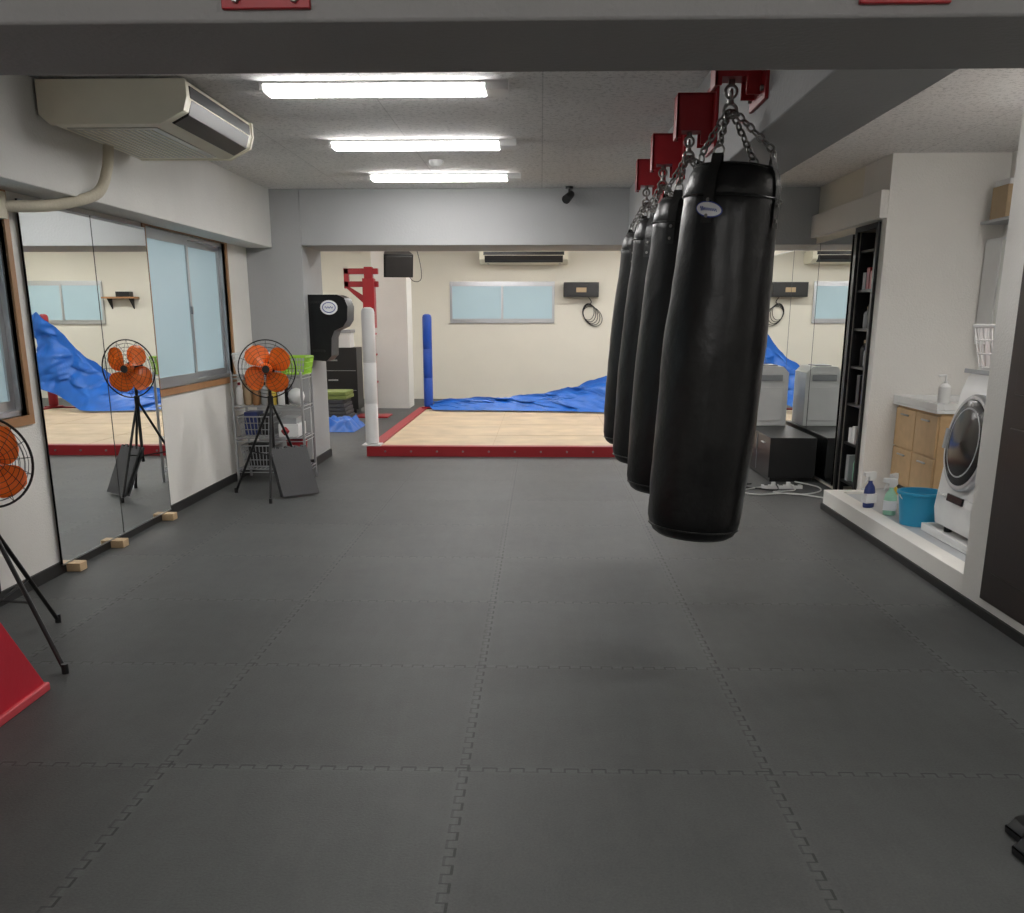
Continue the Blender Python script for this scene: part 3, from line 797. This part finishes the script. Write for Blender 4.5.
b.lathe([(0, 0), (.11, .01), (.12, .12), (.09, .2), (0, .24)], REDL, T(2.77, 5.97, 1.17), 16, lambda t, z: .12*math.sin(3*t+z*20))
b.done()

b = B('washbasin_vanity')
XR = 3.415
b.box(2.78, XR, 7.0, 7.84, .2, .80, WOODL)
b.box(2.83, XR, 7.02, 7.84, .136, .2, BLACKP)
for z0_, z1_ in ((.22, .48), (.49, .78)):
    for y0_, y1_ in ((7.01, 7.415), (7.425, 7.83)):
        b.box(2.765, 2.78, y0_, y1_, z0_, z1_, WOODL)
        b.box(2.75, 2.765, (y0_+y1_)/2-.07, (y0_+y1_)/2+.07, z1_-.05, z1_-.038, ALU)
b.box(2.74, XR, 6.98, 7.85, .80, .82, WHITEP)
b.box(2.74, 2.79, 6.98, 7.85, .82, .87, WHITEP); b.box(3.3, XR, 6.98, 7.85, .82, .87, WHITEP)
b.box(2.79, 3.3, 6.98, 7.05, .82, .87, WHITEP); b.box(2.79, 3.3, 7.78, 7.85, .82, .87, WHITEP)
b.box(3.38, XR, 6.98, 7.85, .87, .98, WHITEP)
b.tube(bez([(3.34, 7.4, .87), (3.34, 7.4, 1.02), (3.28, 7.4, 1.08), (3.18, 7.4, 1.05)], 20), .014, CHROME, 8)
b.done(.004)
b = B('vanity_mirror_cabinet')
b.box(3.30, 3.42, 6.98, 7.84, 1.25, 2.0, WHITEP); b.box(3.292, 3.30, 7.0, 7.55, 1.27, 1.98, MIRROR)
b.box(3.29, 3.30, 7.57, 7.83, 1.27, 1.98, WHITEP); b.done(.004)
b = B('towel_shelf')
b.box(3.22, 3.42, 7.3, 7.8, 2.1, 2.12, ALU)
b.box(3.24, 3.4, 7.45, 7.7, 2.12, 2.34, TAN); b.box(3.25, 3.39, 7.46, 7.69, 2.34, 2.38, WHITEP)
b.done(.003)
def pump(name, x, y, z, m):
    b = B(name)
    b.lathe([(.035, 0), (.04, .01), (.04, .11), (.024, .13), (.014, .135), (.014, .15)], m, T(x, y, z), 18)
    b.cyl((x, y, z+.15), (x, y, z+.19), .006, WHITEP); b.cyl((x, y, z+.19), (x-.05, y, z+.185), .008, WHITEP)
    b.done()
pump('soap_dispenser', 2.80, 7.035, .871, WHITEP)
def spray(name, x, y, z, m, head, a=0):
    b = B(name); b.M = T(x, y, z) @ RZ(a) @ Matrix.Scale(1.12, 4)
    b.lathe([(.034, 0), (.038, .008), (.038, .10), (.032, .13), (.015, .155), (.014, .17)], m, Matrix.Diagonal((1, .7, 1, 1)), 20)
    b.prism([(-.05, .20), (-.05, .225), (.03, .225), (.035, .19), (.014, .17), (-.014, .17), (-.014, .195)], 'y', -.012, .012, head)
    b.prism([(-.03, .195), (-.022, .195), (-.038, .15), (-.046, .153)], 'y', -.006, .006, WHITEP)
    b.box(-.0385, .0385, -.0275, .0275, .03, .09, LABEL)
    b.done(.003)
spray('spray_bottle', 2.325, 6.95, .151, NAVY, WHITEP, .3)
spray('spray_bottle', 2.405, 6.75, .136, MINT, WHITEP, -.4)
spray('spray_bottle', 2.50, 6.98, .136, YEL, WHITEP, .8)
b = B('detergent_bottles')
for i, m in enumerate((WHITEP, LIME, WHITEP, NAVY)): bottle(b, 2.50+.07*i, 6.72+.03*(i % 2), .136, .03, .16, m, cols[i+2])
b.done()
b = B('blue_bucket')
b.lathe([(.115, 0), (.14, .20), (.15, .202), (.15, .22), (.135, .22), (.112, .01), (0, .01)], CYAN, T(2.49, 6.44, .136), 32)
b.tube([(2.49+.145*math.cos(t), 6.44-.03*math.sin(t)-.02, .335-.06*math.sin(t)) for t in [PI*i/16 for i in range(17)]], .004, WHITEP, 5)
b.done()

# ---------------------------------------------------------------- foreground things
b = B('red_kick_pad')
b.prism([(3.66, 0), (3.64, .05), (3.40, .37), (3.28, .46), (2.95, .50), (2.82, .42), (2.80, 0)], 'x', -2.57, -1.975, REDV)
b.box(-2.58, -1.96, 2.80, 3.66, 0, .035, REDL)
for y in (3.0, 3.2):
    b.tube([(-2.1-.3*t, y, .485+.05*math.sin(PI*t)) for t in [i/10 for i in range(11)]], .012, BLACKP, 6)
b.done(.02, 3)
def shoe(cx, cy):
    b = B('black_shoe')
    L, W = .28, .098
    def out(u):
        return W/2*(math.sin(PI*min(1, .04+.96*u)**.62)**.45)*(1-.12*math.exp(-((u-.62)/.18)**2))
    def hull(z0, z1, s0, s1, m):
        vs = []; fs = []; n = 24
        pts = [(i/n, 1) for i in range(n+1)]+[(i/n, -1) for i in range(n-1, 0, -1)]
        for s, zf in ((s0, z0), (s1, z1)):
            for u, sg in pts:
                z = zf if not callable(zf) else zf(u)
                vs.append((cx-L/2+L*(0.5+(u-.5)*s), cy+sg*out(u)*s, z))
        k = len(pts)
        fs = [(i, (i+1) % k, k+(i+1) % k, k+i) for i in range(k)]+[tuple(range(k))[::-1]]
        b.add(vs, fs, m)
    hull(0, .022, 1, 1.02, BLACKP)
    hull(.022, lambda u: .05+.03*min(1, u*1.6), 1.0, .86, LEATHER)
    def topg(u, v):
        uu = u*.52; w = out(uu)*.86*(2*v-1)
        return (cx-L/2+L*(.5+(uu-.5)*.86), cy+w, .05+.03*min(1, uu*1.6)+.018*math.sin(PI*v)*min(1, uu*4))
    b.grid(topg, 12, 10, LEATHER)
    b.box(cx+.0, cx+.11, cy-.03, cy+.03, .022, .03, MATG)
    return b.done(.003)
shoe(1.50, 2.58); shoe(1.465, 2.46)

# ---------------------------------------------------------------- world + camera
w = bpy.data.worlds.new('World'); scn.world = w; w.use_nodes = True
w.node_tree.nodes['Background'].inputs[0].default_value = (.8, .9, 1, 1)
w.node_tree.nodes['Background'].inputs[1].default_value = 0.3
cam = bpy.data.cameras.new('Camera'); co = bpy.data.objects.new('Camera', cam); scn.collection.objects.link(co)
cam.sensor_fit = 'HORIZONTAL'; cam.sensor_width = 36; cam.lens = 985/1024*36
cam.shift_y = (595-456.5)/1024
cam.clip_start = .05
a = math.atan(.0283); p = math.radians(15.7)
Fv = Vector((-math.sin(a)*math.cos(p), math.cos(a)*math.cos(p), -math.sin(p)))
Rv = Vector((math.cos(a), math.sin(a), 0)); Uv = Rv.cross(Fv)
co.matrix_world = Matrix(((Rv.x, Uv.x, -Fv.x, 0), (Rv.y, Uv.y, -Fv.y, 0), (Rv.z, Uv.z, -Fv.z, 1.44), (0, 0, 0, 1)))
scn.camera = co
scn.view_settings.view_transform = 'Standard'
scn.view_settings.exposure = 0.58
scn.view_settings.gamma = 1.0
